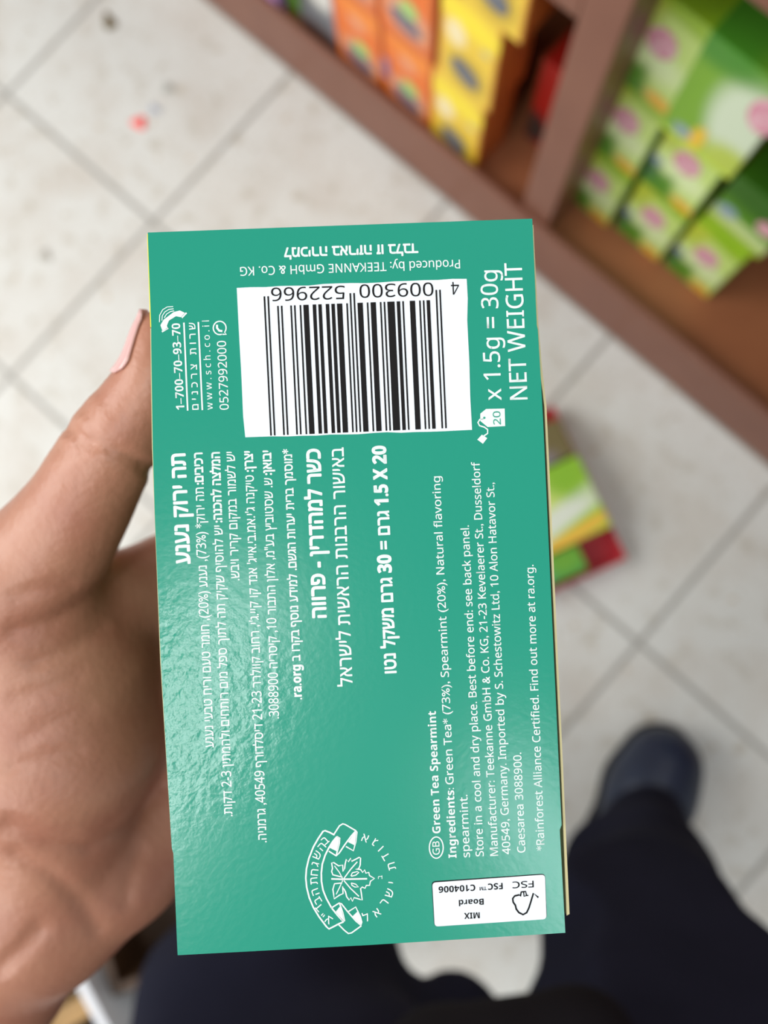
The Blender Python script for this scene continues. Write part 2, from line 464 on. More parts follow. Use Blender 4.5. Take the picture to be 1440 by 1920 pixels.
# further cartons at the far end of the bottom board
gm_ = print_mat('grey_white_carton_print', (110, 112, 116), [
    ('ell', .012, .10, .030, .030, 0, .4, (214, 212, 204)), ('box', .036, .07, .006, .09, 0, .5, (170, 150, 160)),
    ('ell', -.03, .10, .02, .05, 0, .5, (64, 76, 50)), ('ell', 0, .01, .05, .02, 0, .5, (90, 60, 50))], .4)
o = carton('tea_carton', 0.066, OD, 0.14, gm_); put(o, 0.318, 0.384, YY + .004, ZB + .0005, OD)
tag(o, 'grey and white carton standing left of the orange stacks', 'tea carton')
o = carton('tea_carton', 0.03, OD, 0.13, mat('leaf_green_print', (96, 150, 22), .4, noise=(25, .5, (70, 120, 20)))); put(o, 0.287, 0.317, YY + .012, ZB + .0005, OD)
tag(o, 'narrow plain green carton between the grey carton and the pink carton', 'tea carton')
o = carton('tea_carton', 0.07, OD, 0.13, print_mat('pink_carton_print', (206, 150, 200), [
    ('ell', -.005, .09, .026, .03, 0, .5, (120, 120, 130)), ('ell', .02, .02, .03, .03, 0, .5, (196, 150, 206))], .4))
put(o, 0.214, 0.284, YY - .004, ZB + .0005, OD)
tag(o, 'pink and lilac carton at the far left end of the bottom shelf', 'tea carton')
# deep in the left compartment, in the shade
redm = print_mat('red_carton_print', (190, 36, 26), [('ell', -.02, .03, .022, .03, 0, .4, (60, 52, 48)), ('box', -.034, .08, .008, .10, 0, .4, (120, 60, 30))], .4)
o = carton('tea_carton', 0.062, 0.09, 0.15, redm); put(o, 0.640, 0.702, 0.395, ZB + .0005, .09)
tag(o, 'red and black carton set back in the shade beside the upright', 'tea carton')
# red carton on the upper right board
o = carton('tea_carton', 0.12, 0.12, 0.09, mat('scarlet_print', (232, 84, 66), .4, noise=(20, .5, (210, 60, 50)))); put(o, 0.80, 0.92, YF + .006, .576, .12)
tag(o, 'scarlet carton on the upper board above the green cartons', 'tea carton')

# ================================================================ RED TRAY WITH CARTONS ON THE FLOOR
br = floor_at(1165, 1048); tr = floor_at(1036, 782)
ex = (tr - br); ex[2] = 0; ex /= np.linalg.norm(ex)
ey = np.array([-ex[1], ex[0], 0.0])
if (floor_at(1045, 1110) - br) @ ey < 0: ey = -ey
TL_, TWD = 0.225, 0.17
cx_ = br + ex * TL_ / 2 + ey * TWD / 2
rz = math.atan2(ex[1], ex[0])
sgn = 1 if np.cross(ex, ey)[2] > 0 else -1
tray = empty('carton_tray', (cx_[0], cx_[1], 0)); tray.rotation_euler[2] = rz
tag(tray, 'shallow red cardboard tray on the floor behind the held tea box', 'tray')
redc = mat('red_cardboard', (196, 40, 52), 0.45, noise=(30, .4, (176, 34, 48)))
def tray_part(name, x0, x1, y0, y1, z0, z1):
    bm = bmesh.new(); bm_box(bm, x0 - TL_ / 2, x1 - TL_ / 2, *sorted((sgn * (y0 - TWD / 2), sgn * (y1 - TWD / 2))), z0, z1, .001)
    return from_bm(name, bm, redc, (0, 0, 0), tray)
tray_part('base', 0, TL_, 0, TWD, 0, .003)
for q in ((0, .004, 0, TWD), (TL_ - .004, TL_, 0, TWD), (.004, TL_ - .004, 0, .004), (.004, TL_ - .004, TWD - .004, TWD)):
    tray_part('wall', *q, .003, .028)
def in_tray(name, x0, x1, y0, y1, h, m):
    w, d = x1 - x0, y1 - y0
    bm = bmesh.new(); bm_box(bm, -w / 2, w / 2, -d / 2, d / 2, 0, h, .0015)
    c = cx_ + ex * ((x0 + x1) / 2 - TL_ / 2) + ey * ((y0 + y1) / 2 - TWD / 2)
    return from_bm(name, bm, m, (c[0], c[1], .0035), None, rz)
def top_print(name, base, shapes):
    m = print_mat(name, base, shapes, .35)
    n_ = m.node_tree      # paint across x and y (the upper face) instead of the front
    for nd in n_.nodes:
        if nd.type == 'SEPXYZ':
            for l in list(n_.links):
                if l.from_node == nd and l.from_socket == nd.outputs[2]:
                    to = l.to_socket; n_.links.remove(l); n_.links.new(nd.outputs[1], to)
    return m
s = sgn
limep = top_print('lime_carton_print', (170, 205, 70), [
    ('ell', .005, s * .0, .03, .05, 0, .5, (206, 224, 120)), ('box', -.022, s * .01, .014, .09, s * 14, .4, (226, 232, 214)),
    ('box', -.043, s * -.02, .008, .06, s * 8, .4, (240, 190, 70)), ('ell', .035, s * -.05, .03, .03, 0, .5, (140, 190, 50))])
o = in_tray('tea_carton', .048, .150, .006, .160, .05, limep)
tag(o, 'lime green carton with yellow and white band lying in the red tray', 'tea carton')
o = in_tray('tea_carton', .010, .046, .055, .160, .04, top_print('leafy_carton_print', (84, 158, 66), [('ell', .01, s * -.03, .02, .03, 0, .5, (110, 170, 50)), ('ell', -.005, s * .03, .03, .03, 0, .5, (84, 168, 140))]))
tag(o, 'small leafy green carton at the near edge of the red tray', 'tea carton')
o = in_tray('tea_carton', .153, .205, .006, .160, .045, top_print('olive_carton_print', (116, 104, 66), [('ell', .0, s * .0, .02, .03, 0, .5, (150, 120, 70)), ('ell', -.018, s * -.02, .012, .03, 0, .5, (140, 130, 140))]))
tag(o, 'olive brown carton at the far end of the red tray', 'tea carton')

# ================================================================ LITTER AND CLUTTER
def scrap(name, px, py, rx, ry, col, label, cat, tilt=0.3):
    c = floor_at(px, py); bm = bmesh.new(); seg = 12; ring = []
    cv = bm.verts.new((0, 0, .004))
    for i in range(seg):
        a = 2 * math.pi * i / seg; k = 1 + .25 * math.sin(3 * a + px)
        ring.append(bm.verts.new((rx * k * math.cos(a), ry * k * math.sin(a), .0006 + .0012 * random.random())))
    low = [bm.verts.new((v.co.x * .96, v.co.y * .96, 0)) for v in ring]
    for i in range(seg):
        j = (i + 1) % seg; bm.faces.new((cv, ring[i], ring[j])); bm.faces.new((ring[j], ring[i], low[i], low[j]))
    bm.faces.new(low[::-1])
    o = from_bm(name, bm, mat(name + '_surface', col, .7), (c[0], c[1], .0002), None, tilt)
    return tag(o, label, cat)
scrap('crumb', 206, 42, .0150, .009, (112, 96, 66), 'brown crumb on the tiles at the far left', 'crumb', -.4)
scrap('wrapper_scrap', 262, 231, .011, .0095, (250, 96, 92), 'pinkish red scrap of wrapper on the floor tile', 'litter', .6)
scrap('pebble', 315, 166, .008, .008, (176, 176, 168), 'small grey bit of grit above the red scrap', 'litter')
scrap('pebble', 290, 206, .009, .006, (178, 184, 196), 'bluish grey shred touching the red scrap', 'litter')
scrap('pebble', 84, 480, .010, .009, (184, 180, 170), 'grey speck of dirt on the tile left of the held box', 'litter')

# white open carton and its contents, low on the left
wp = mat('white_card', (224, 226, 230), .5)
apex = floor_at(150, 1822, .12)
a1 = floor_at(118, 1880, .12) - apex; a2 = floor_at(205, 1925, .12) - apex
a2 /= np.linalg.norm(a2); a1 = a1 - a2 * (a1 @ a2); a1 /= np.linalg.norm(a1)
rzc = math.atan2(a2[1], a2[0]); s2 = 1 if np.cross(a2, a1)[2] > 0 else -1
wc = empty('open_carton', (apex[0], apex[1], 0)); wc.rotation_euler[2] = rzc
tag(wc, 'open white carton on the floor under the forearm', 'carton')
def wc_part(name, x0, x1, y0, y1, z0, z1, m=wp):
    bm = bmesh.new(); bm_box(bm, x0, x1, *sorted((s2 * y0, s2 * y1)), z0, z1, .001)
    return from_bm(name, bm, m, (0, 0, 0), wc)
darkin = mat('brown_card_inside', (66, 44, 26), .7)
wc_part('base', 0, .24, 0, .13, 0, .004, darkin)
for q in ((0, .24, 0, .012), (0, .24, .118, .13), (0, .012, .012, .118), (.228, .24, .012, .118)):
    wc_part('wall', *q, .004, .12)
bm = bmesh.new(); bm_box(bm, -.014, .014, -.04, .04, 0, .075, .002)
cc = apex + a2 * .045 + a1 * .066
o = from_bm('packet', bm, mat('tan_packet', (176, 136, 78), .5), (cc[0], cc[1], .0045), None, rzc)
tag(o, 'tan packet standing inside the open white carton', 'packet')
# dark brown crate behind the hand
bc = floor_at(345, 1625)
crate = empty('crate', (bc[0], bc[1], 0)); crate.rotation_euler[2] = -.5
tag(crate, 'dark brown wooden crate on the floor beside the leg, mostly behind the held box', 'crate')
dk = mat('dark_brown_wood', (74, 50, 28), .6, noise=(20, .6, (48, 32, 18)))
for nm, q in (('base', (-.09, .09, -.09, .09, 0, .01)), ('side_board', (-.09, .09, -.09, -.078, .01, .1)), ('side_board', (-.09, .09, .078, .09, .01, .1)),
              ('end_board', (-.09, -.078, -.078, .078, .01, .1)), ('end_board', (.078, .09, -.078, .078, .01, .1))):
    bm = bmesh.new(); bm_box(bm, *q, .002); from_bm(nm, bm, dk, (0, 0, 0), crate)

# ================================================================ THE PERSON
skin = mat('skin', (172, 121, 97), 0.42, 0.5, noise=(60, .65, (156, 98, 78)), bump=(520, .35, .0006), sss=.08)
cloth = mat('navy_trouser_cloth', (32, 33, 47), 0.95, 0.05, noise=(12, .5, (24, 25, 36)), bump=(500, .25, .001), sheen=0)
jack = mat('charcoal_jacket_cloth', (30, 28, 31), 0.95, 0.05, noise=(9, .5, (24, 22, 24)), bump=(400, .25, .001), sheen=0)
leather = mat('dark_navy_leather', (30, 42, 66), 0.45, 0.5, noise=(25, .4, (20, 24, 34)), bump=(160, .08, .002))
solem = mat('black_rubber', (22, 22, 24), .7)
foot0 = floor_at(1180, 1540)
person = empty('person', (foot0[0], foot0[1], 0))
tag(person, 'person in dark navy trousers and charcoal jacket, one hand holding the green tea box', 'person')

def camp(px, py, z): return np.array([(px - 720) / F * z, (py - 960) / F * z, z])
def smooth_chain(pts, sub=5):
    """Catmull-Rom through (point, radius) pairs, so a limb has no facets at its joints"""
    A = np.array([np.append(p, r) for p, r in pts]); A = np.vstack([2 * A[0] - A[1], A, 2 * A[-1] - A[-2]]); out = []
    for i in range(1, len(A) - 2):
        for k in range(sub):
            t = k / sub; a, b2, c2, d2 = A[i - 1:i + 3]
            out.append(.5 * (2 * b2 + (c2 - a) * t + (2 * a - 5 * b2 + 4 * c2 - d2) * t * t + (3 * b2 - a - 3 * c2 + d2) * t ** 3))
    out.append(A[-2])
    return [(q[:3], q[3]) for q in out]
H = SDF(0.008)
c = lambda px, py, z, r: (camp(px, py, z), r)
H.chain(smooth_chain([c(298, 626, .158, .0048), c(297, 700, .160, .0074), c(267, 756, .163, .0083), c(220, 822, .166, .0096), c(181, 888, .170, .0103), c(139, 964, .174, .0117), c(36, 1112, .186, .0165)]), .0012)
H.chain([c(34, 1112, .186, .0175), c(100, 1250, .198, .0235), c(112, 1400, .202, .0245), c(105, 1520, .208, .0205), c(80, 1670, .217, .0225)], .010)
H.chain([c(60, 1120, .192, .0140), c(215, 1120, .202, .0105), c(300, 1092, .210, .0115)], .009)
H.chain([c(290, 1130, .216, .013), c(240, 1300, .224, .015), c(200, 1490, .224, .016), c(95, 1670, .218, .022)], .010)
H.chain([c(330, 1250, .228, .0125), c(300, 1430, .230, .014), c(240, 1590, .222, .0140), c(205, 1645, .217, .0140), c(110, 1690, .220, .020)], .010)
H.chain([c(350, 1380, .234, .012), c(318, 1530, .230, .0135), c(262, 1625, .222, .0125)], .010)
# forearm
H.chain([c(62, 1672, .217, .0235), c(-45, 1808, .228, .0262), c(-165, 1990, .245, .0305), c(-330, 2280, .285, .0380), c(-450, 2420, .33, .0420)], .014)
# four fingers closed under the box
for pts in ([c(300, 1092, .210, .0113), c(400, 1010, .220, .0098), c(560, 930, .2255, .0088), c(680, 880, .2248, .0080), c(765, 862, .2215, .0066)],
            [c(320, 1190, .222, .0120), c(450, 1110, .2275, .0100), c(620, 1050, .2275, .0090), c(740, 1020, .2258, .0082), c(830, 1005, .2218, .0068)],
            [c(335, 1300, .230, .0118), c(460, 1250, .2285, .0098), c(610, 1210, .2270, .0088), c(730, 1190, .2252, .0080), c(815, 1180, .2215, .0066)],
            [c(345, 1410, .234, .0105), c(450, 1390, .2290, .0088), c(560, 1365, .2262, .0078), c(650, 1350, .2240, .0071), c(715, 1345, .2208, .0060)]):
    H.chain(pts, .005)
# skin creases: shallow grooves along the lines of the hand
CRE = []
def crease(depth, width, pts):
    CRE.append((depth, width, [np.array(q, float) for q in pts]))
crease(.0012, .0013, [(135, 808), (160, 826), (200, 835), (250, 860), (290, 885)])
crease(.0006, .0011, [(112, 845), (140, 848), (165, 838)])
crease(.0006, .0011, [(162, 770), (172, 788), (176, 800)])
crease(.0003, .0012, [(188, 735), (195, 750), (202, 765)])
crease(.0009, .0014, [(20, 1180), (90, 1165), (140, 1135), (200, 1090)])
crease(.0008, .0014, [(60, 1245), (120, 1225), (190, 1180)])
crease(.0006, .0014, [(30, 1310), (90, 1290), (150, 1265)])
crease(.0006, .0014, [(30, 1115), (80, 1100), (130, 1098)])
crease(.0014, .0026, [(20, 1545), (90, 1575), (165, 1580), (240, 1540), (310, 1470)])
crease(.0010, .0020, [(30, 1600), (100, 1640), (150, 1690), (180, 1740)])
crease(.0012, .0022, [(0, 1815), (40, 1780), (75, 1740)])
crease(.0007, .0020, [(235, 1690), (245, 1640), (262, 1600)])
crease(.0005, .0014, [(40, 1390), (110, 1350), (170, 1335)])
crease(.0005, .0014, [(20, 1440), (90, 1420), (150, 1410)])
def crease_fn(p, D):
    u = p[0] / p[2] * F + 720; v = p[1] / p[2] * F + 960; D = D.copy()
    for dep, wid, pts in CRE:
        best = np.full(len(u), 1e9)
        for a, b2 in zip(pts[:-1], pts[1:]):
            ba = b2 - a; t = np.clip(((u - a[0]) * ba[0] + (v - a[1]) * ba[1]) / (ba @ ba), 0, 1)
            best = np.minimum(best, np.hypot(u - a[0] - ba[0] * t, v - a[1] - ba[1] * t))
        m_ = best * p[2] / F
        D = D + dep * np.exp(-(m_ / wid) ** 2)
    return D
H.post.append(crease_fn)
_BR = np.array([[0.99870825, 0.04448503, -0.02455431], [-0.04422218, 0.99895954, 0.0111465], [0.02502461, -0.01004626, 0.99963635]])
_BT = np.array([-0.00470506, 0.01230183, 0.1332091])
def pressed(p, D):                    # flesh flattens where it rests against the tea box
    q = [sum((p[i] - _BT[i]) * _BR[i, k] for i in range(3)) for k in range(3)]
    d = [np.abs(q[0]) - .0339, np.abs(q[1]) - .0628, np.abs(q[2] - .037) - .0372]
    o = np.sqrt(sum(np.clip(x, 0, None) ** 2 for x in d)) + np.minimum(np.maximum(np.maximum(d[0], d[1]), d[2]), 0)
    return np.maximum(D, .0003 - o)
H.post.append(pressed)
V, Q = H.mesh((-.30, -.065, .138), (.03, .385, .385), .0013)
toW = lambda V: CAM + V @ RC
body = mesh_obj('body', toW(V), Q, skin, parent=person, smooth=True)
body['label'] = 'bare left hand and forearm closing round the tea box'
# thumbnail: a curved plate lying on the tip of the thumb
ta, tb = camp(298, 626, .158), camp(297, 704, .160)
tip = camp(303, 590, .157)
axis = (tb - ta) / np.linalg.norm(tb - ta)
nrm = np.array([-.97, -.25, -.12]); nrm -= axis * (nrm @ axis); nrm /= np.linalg.norm(nrm)
side = np.cross(axis, nrm)
nv = []; NU, NV = 14, 13
for i in range(NU):
    s_ = -.0046 + (.0046 + .0083) * i / (NU - 1)
    for j in range(NV):
        ang = math.radians(-52 + 104 * j / (NV - 1))
        shrink = 1.0 if i < NU - 3 else (0.93, 0.8, 0.5)[i - NU + 3]
        if i == 0: shrink = .72
        elif i == 1: shrink = .92
        d_ = nrm * math.cos(ang * shrink) + side * math.sin(ang * shrink)
        o_ = ta + axis * s_
        p_ = o_ + d_ * .002
        for _ in range(14): p_ = p_ + d_ * (-H.at(p_[None])[0])
        if i < 2:            # free edge continues past the flesh
            base_r = .0046 - .0004 * (1 - i)
            p_ = o_ + d_ * max((p_ - o_) @ d_, base_r * .8)
        nv.append(p_ + d_ * .00035)
nf = [(i * NV + j, i * NV + j + 1, (i + 1) * NV + j + 1, (i + 1) * NV + j) for i in range(NU - 1) for j in range(NV - 1)]
nailm = mat('fingernail', (208, 164, 160), .2, .5, sss=.1)
nail = mesh_obj('thumbnail', toW(np.array(nv)), nf, nailm, parent=body, smooth=True)
so_ = nail.modifiers.new('thickness', 'SOLIDIFY'); so_.thickness = .0005; so_.offset = 0

# trousers
Tt = SDF(0.05)
Pm = lambda px, py, z, r: (camp(px, py, z), r)
Tt.chain([Pm(1195, 1580, .90, .060), Pm(1205, 1655, .78, .070), Pm(1235, 1790, .62, .084), Pm(1290, 1990, .49, .092)])
Tt.chain([Pm(1290, 1990, .49, .092), (np.array([.12, .40, .33]), .10)])
Tt.chain([Pm(590, 1500, .93, .060), Pm(560, 1700, .76, .072), Pm(520, 2005, .56, .106), (np.array([-.02, .42, .36]), .105)])
Tt.chain([Pm(850, 1938, .60, .040), Pm(760, 2000, .58, .07)], .03)
Tt.chain([(np.array([.12, .40, .33]), .11), (np.array([-.02, .42, .36]), .11)])
rng = np.random.RandomState(3)
FOLD = [(rng.uniform(-1, 1, 3), rng.uniform(0, 6), rng.uniform(20, 55)) for _ in range(7)]
def folds(p, D):
    for d3, ph, fr in FOLD:
        d3 = d3 / np.linalg.norm(d3)
        D = D + .0034 * np.sin(fr * (p[0] * d3[0] + p[1] * d3[1] + p[2] * d3[2]) + ph)
    return D
Tt.post.append(folds)
V, Q = Tt.mesh((-.35, .28, .22), (.45, .62, 1.02), .008)
mesh_obj('trousers', toW(V), Q, cloth, parent=person, smooth=True)

# jacket: body, hem and the sleeve above the elbow
J = SDF(0.014)
J.chain([Pm(890, 2065, .42, .042), Pm(1000, 2012, .42, .040), Pm(1082, 1972, .42, .037), Pm(1120, 2040, .41, .035)])
J.chain([(np.array([-.03, .42, .24]), .12), (np.array([.13, .42, .24]), .12)])
J.chain([(np.array([.05, .46, .24]), .15), (np.array([.05, .48, .0]), .15), (np.array([.05, .48, -.12]), .14)])
J.chain([(np.array([.0, .45, .33]), .06), (np.array([.1, .45, .33]), .06)])
J.chain([(np.array([-.262, .345, .318]), .050), (np.array([-.29, .43, .34]), .058), (np.array([-.22, .50, .10]), .062), (np.array([-.13, .50, -.12]), .07)])
FOLD2 = FOLD
J.post.append(folds)
V, Q = J.mesh((-.38, .24, -.28), (.30, .66, .48), .008)
mesh_obj('jacket', toW(V), Q, jack, parent=person, smooth=True)

# shoes: leather upper on a rubber sole
def shoe(hx, hy, tx, ty):
    hv = np.array([hx, hy, 0.0]); tv = np.array([tx, ty, 0.0]); d = tv - hv; L = np.linalg.norm(d); d /= L
    pt = lambda f, z, r: (hv + d * (f * L) + np.array([0, 0, z]), r)
    S = SDF(.03)
    S.chain([pt(.13, .045, .036), pt(.45, .040, .040), pt(.70, .036, .051), pt(.83, .030, .048)])
    S.chain([pt(.13, .06, .037), pt(.20, .105, .040)])
    S.chain([pt(.20, .10, .042), pt(.50, .058, .036), pt(.78, .036, .038)])
    S.post.append(lambda p, D: np.maximum(D, .014 - p[2]))
    lo = np.minimum(hv, tv) - .09; hi = np.maximum(hv, tv) + .09; lo[2] = 0; hi[2] = .17
    V, Q = S.mesh(lo, hi, .004)
    up = mesh_obj('shoe', V, Q, leather, parent=person, smooth=True)
    S2 = SDF(.03)
    S2.chain([pt(.13, .02, .042), pt(.45, .02, .044), pt(.70, .02, .054), pt(.83, .02, .051)])
    S2.post.append(lambda p, D: np.maximum(np.maximum(D, .001 - p[2]), p[2] - .016))
    lo[2] = -.01; hi[2] = .05
    V, Q = S2.mesh(lo, hi, .003)
    mesh_obj('sole', V, Q, solem, parent=up, smooth=False)
t1 = floor_at(1262, 1360); a_ = floor_at(1140, 1600)
dd = (t1 - a_) / np.linalg.norm(t1 - a_)
h1 = t1 - dd * .30
shoe(h1[0], h1[1], t1[0], t1[1])
t2 = floor_at(610, 1330); h2 = t2 - np.array([RC[1][0], RC[1][1], 0]) * -.30
shoe(h2[0], h2[1], t2[0], t2[1])

# ================================================================ THE HELD TEA BOX
BR = np.array([[0.99870825, 0.04448503, -0.02455431], [-0.04422218, 0.99895954, 0.0111465], [0.02502461, -0.01004626, 0.99963635]])
BT = np.array([-0.00470506, 0.01230183, 0.1332091])
EU, EV, EN = (BR[:, 0], BR[:, 1], BR[:, 2])        # across, down, away from the camera
EUw, EVw, ENw = EU @ RC, EV @ RC, EN @ RC
BC = CAM + BT @ RC                                  # centre of the printed face
def face(px, py):                                   # pixel -> (u, v) metres on the printed face
    r = np.array([(px - 720) / F, (py - 960) / F, 1.0]); t = (BT @ EN) / (r @ EN); q = r * t - BT
    return np.array([q @ EU, q @ EV])
def F3(u, v, n=0.0):                                # n: height above the face, towards the camera
    return BC + EUw * u + EVw * v - ENw * n
box = empty('tea_box', BC + ENw * 0.0375)
tag(box, 'teal green tea box with barcode and white Hebrew and English text, held in the hand', 'tea box')

teal = mat('teal_printed_card', (28, 140, 116), 0.21, 0.5)
nt = teal.node_tree; b = nt.nodes['Principled BSDF']
tc = nt.nodes.new('ShaderNodeTexCoord')
n1 = nt.nodes.new('ShaderNodeTexNoise'); n1.inputs['Scale'].default_value = 900; n1.inputs['Detail'].default_value = 3
n2 = nt.nodes.new('ShaderNodeTexNoise'); n2.inputs['Scale'].default_value = 520; n2.inputs['Detail'].default_value = 5
nt.links.new(tc.outputs['Object'], n1.inputs['Vector']); nt.links.new(tc.outputs['Object'], n2.inputs['Vector'])
# rubbed, crinkled patch along the gripped edge
gx = nt.nodes.new('ShaderNodeVectorMath'); gx.operation = 'DISTANCE'
pu, pv = face(330, 1330)
gx.inputs[1].default_value = Vector(F3(pu, pv) - (BC + ENw * 0.0375))
nt.links.new(tc.outputs['Object'], gx.inputs[0])
mk = nt.nodes.new('ShaderNodeMapRange'); mk.interpolation_type = 'SMOOTHSTEP'; mk.inputs[1].default_value = .006; mk.inputs[2].default_value = .030
mk.inputs[3].default_value = 1; mk.inputs[4].default_value = 0; nt.links.new(gx.outputs['Value'], mk.inputs[0])
hgt = math_node(nt, 'ADD', math_node(nt, 'MULTIPLY', n1.outputs['Fac'], .12), math_node(nt, 'MULTIPLY', math_node(nt, 'MULTIPLY', n2.outputs['Fac'], mk.outputs[0]), 1.0))
bp = nt.nodes.new('ShaderNodeBump'); bp.inputs['Strength'].default_value = .5; bp.inputs['Distance'].default_value = .00035
nt.links.new(hgt, bp.inputs['Height']); nt.links.new(bp.outputs['Normal'], b.inputs['Normal'])

cream = mat('bare_board_edge', (196, 186, 140), .8)
yelm = mat('yellow_printed_edge', (236, 220, 70), .5)
olive = mat('dark_green_side_print', (58, 78, 20), .5)
ink = mat('white_ink', (218, 230, 226), .42)
labelw = mat('white_label', (220, 226, 232), .40)
black = mat('black_ink', (22, 20, 20), .6, .15)
tealink = mat('teal_ink', (40, 150, 126), .42)

def prism_px(name, poly, n0, n1, m, parent, depth_px=None):
    """polygon of face pixels extruded from height n0 to n1 above the face"""
    uv = [face(*q) for q in poly]; N = len(uv)
    vs = [F3(u, v, n1) for u, v in uv] + [F3(u, v, n0) for u, v in uv]
    fs = [list(range(N)), list(range(2 * N - 1, N - 1, -1))] + [((i + 1) % N, i, N + i, N + (i + 1) % N) for i in range(N)]
    o = mesh_obj(name, vs, fs, m, parent=parent)
    bm = bmesh.new(); bm.from_mesh(o.data); bmesh.ops.recalc_face_normals(bm, faces=bm.faces[:]); bm.to_mesh(o.data); bm.free()
    return o
# printed face with its small tuck steps
outline = [(277, 436), (520, 427), (998, 410), (1006.5, 610), (1008.5, 618), (1018, 780), (1037, 1200), (1053, 1547), (1049.5, 1556), (1060, 1749),
           (690, 1772), (333, 1791), (325, 1600), (322, 1590), (301.5, 1240), (290, 960), (286.5, 840), (283.5, 640), (283.5, 612), (280, 520)]
panel = prism_px('printed_panel', outline, -.0006, 0.0, teal, box)
body_poly = [(278.5, 437), (997, 411), (1008, 600), (1021, 760), (1041, 1200), (1057, 1549), (1063, 1748), (1061, 1751), (690, 1775), (334, 1793), (322, 1590), (300, 1240), (285.5, 840)]
DEPTH = 0.074
carc = prism_px('carton_body', body_poly, -DEPTH, -.0012, olive, box)
flap = prism_px('side_flap', [(1001, 420), (1010, 600), (1017.5, 690), (1025.5, 760), (1036, 980), (1045.5, 1200), (1055, 1400), (1062, 1560), (1069, 1716),
                              (1063.5, 1719), (1057.5, 1560), (1051, 1400), (1041.5, 1200), (1031.5, 980), (1021.5, 760), (1012.5, 690), (1005.5, 600), (997.5, 421)], -.030, -.0004, cream, box)
flap['label'] = 'cream raw board edge of the side flap'
pe = prism_px('side_edge', [(274.5, 437), (278, 437), (284, 612), (280.5, 612)], -.008, -.0004, yelm, box)
pe['label'] = 'yellow printed edge'
prism_px('tuck_edge', [(280.8, 615), (284, 615), (288, 840), (303.5, 1240), (323.5, 1588), (321, 1588), (299.5, 1240), (284, 840)], -.008, -.0003, cream, box)

# ---- printing: letters and marks as thin ink on the face
_cap = {}
from mathutils.geometry import delaunay_2d_cdt, interpolate_bezier
_gl = {}
def glyphs(s, bold=0.0, res=3):
    """flat letters: outlines of the built-in font, filled by non-zero winding (some letters have overlapping strokes)"""
    if s in _gl: return _gl[s]
    cu = bpy.data.curves.new('lettering', 'FONT'); cu.body = s
    ob = bpy.data.objects.new('lettering', cu); COL.objects.link(ob)
    dg = bpy.context.evaluated_depsgraph_get()
    loops = []
    for spl in ob.to_curve(dg).splines:
        pts = []; bz = spl.bezier_points; N = len(bz)
        for i in range(N):
            p, q = bz[i], bz[(i + 1) % N]; ch = q.co - p.co
            if (p.handle_right - p.co).cross(ch).length < 1e-7 and (q.handle_left - q.co).cross(ch).length < 1e-7: seg = [p.co]
            else: seg = interpolate_bezier(p.co, p.handle_right, q.handle_left, q.co, res + 2)[:-1]
            pts += [(k.x, k.y) for k in seg]
        if len(pts) > 2: loops.append(np.array(pts))
    ob.to_curve_clear(); bpy.data.objects.remove(ob); bpy.data.curves.remove(cu)
    V0, E0 = [], []
    for l in loops:
        k = len(V0); V0 += [Vector(q) for q in l]; E0 += [(k + i, k + (i + 1) % len(l)) for i in range(len(l))]
    if not V0: return np.zeros((0, 3)), []
    v, _, f, _, _, _ = delaunay_2d_cdt(V0, E0, [], 0, 1e-6)
    v = np.array([q[:] for q in v]); f = np.array([list(t) for t in f if len(t) == 3])
    c = v[f].mean(1); w = np.zeros(len(c), int)
    for l in loops:
        bx = (c[:, 0] > l[:, 0].min()) & (c[:, 0] < l[:, 0].max()) & (c[:, 1] > l[:, 1].min()) & (c[:, 1] < l[:, 1].max())
        cc = c[bx]; p, q = l[None], np.roll(l, -1, 0)[None]
        cr = (q[..., 0] - p[..., 0]) * (cc[:, None, 1] - p[..., 1]) - (cc[:, None, 0] - p[..., 0]) * (q[..., 1] - p[..., 1])
        up = (p[..., 1] <= cc[:, None, 1]) & (q[..., 1] > cc[:, None, 1]) & (cr > 0)
        dn = (p[..., 1] > cc[:, None, 1]) & (q[..., 1] <= cc[:, None, 1]) & (cr < 0)
        w[bx] += up.sum(1) - dn.sum(1)
    f = f[w != 0]
    _gl[s] = (np.column_stack([v, np.zeros(len(v))]), f.tolist())
    return _gl[s]
def capheight(ch):
    if ch not in _cap:
        v, _ = glyphs(ch, 0.0); _cap[ch] = v[:, 1].max() - v[:, 1].min()
    return _cap[ch]
def sans(s, heavy):
    """plain sans-serif letters, regular or bold"""
    o = ''
    for ch in s:
        if 'A' <= ch <= 'Z': o += chr((0x1D5D4 if heavy else 0x1D5A0) + ord(ch) - 65)
        elif 'a' <= ch <= 'z': o += chr((0x1D5EE if heavy else 0x1D5BA) + ord(ch) - 97)
        elif '0' <= ch <= '9': o += chr((0x1D7EC if heavy else 0x1D7E2) + ord(ch) - 48)
        else: o += ch
    return o
def heb(s): return any('\u0590' <= ch <= '\u05ff' for ch in s)
MIR = {'(': ')', ')': '('}
def visual(s):
    """logical Hebrew line -> left-to-right glyph order, numbers and Latin runs kept"""
    import re
    toks = re.findall(r'[0-9A-Za-z][0-9A-Za-z.\-]*[0-9A-Za-z%]|[0-9A-Za-z]|.', s)
    return ''.join(MIR.get(t, t) for t in reversed(toks))
INK_N = 0.00004
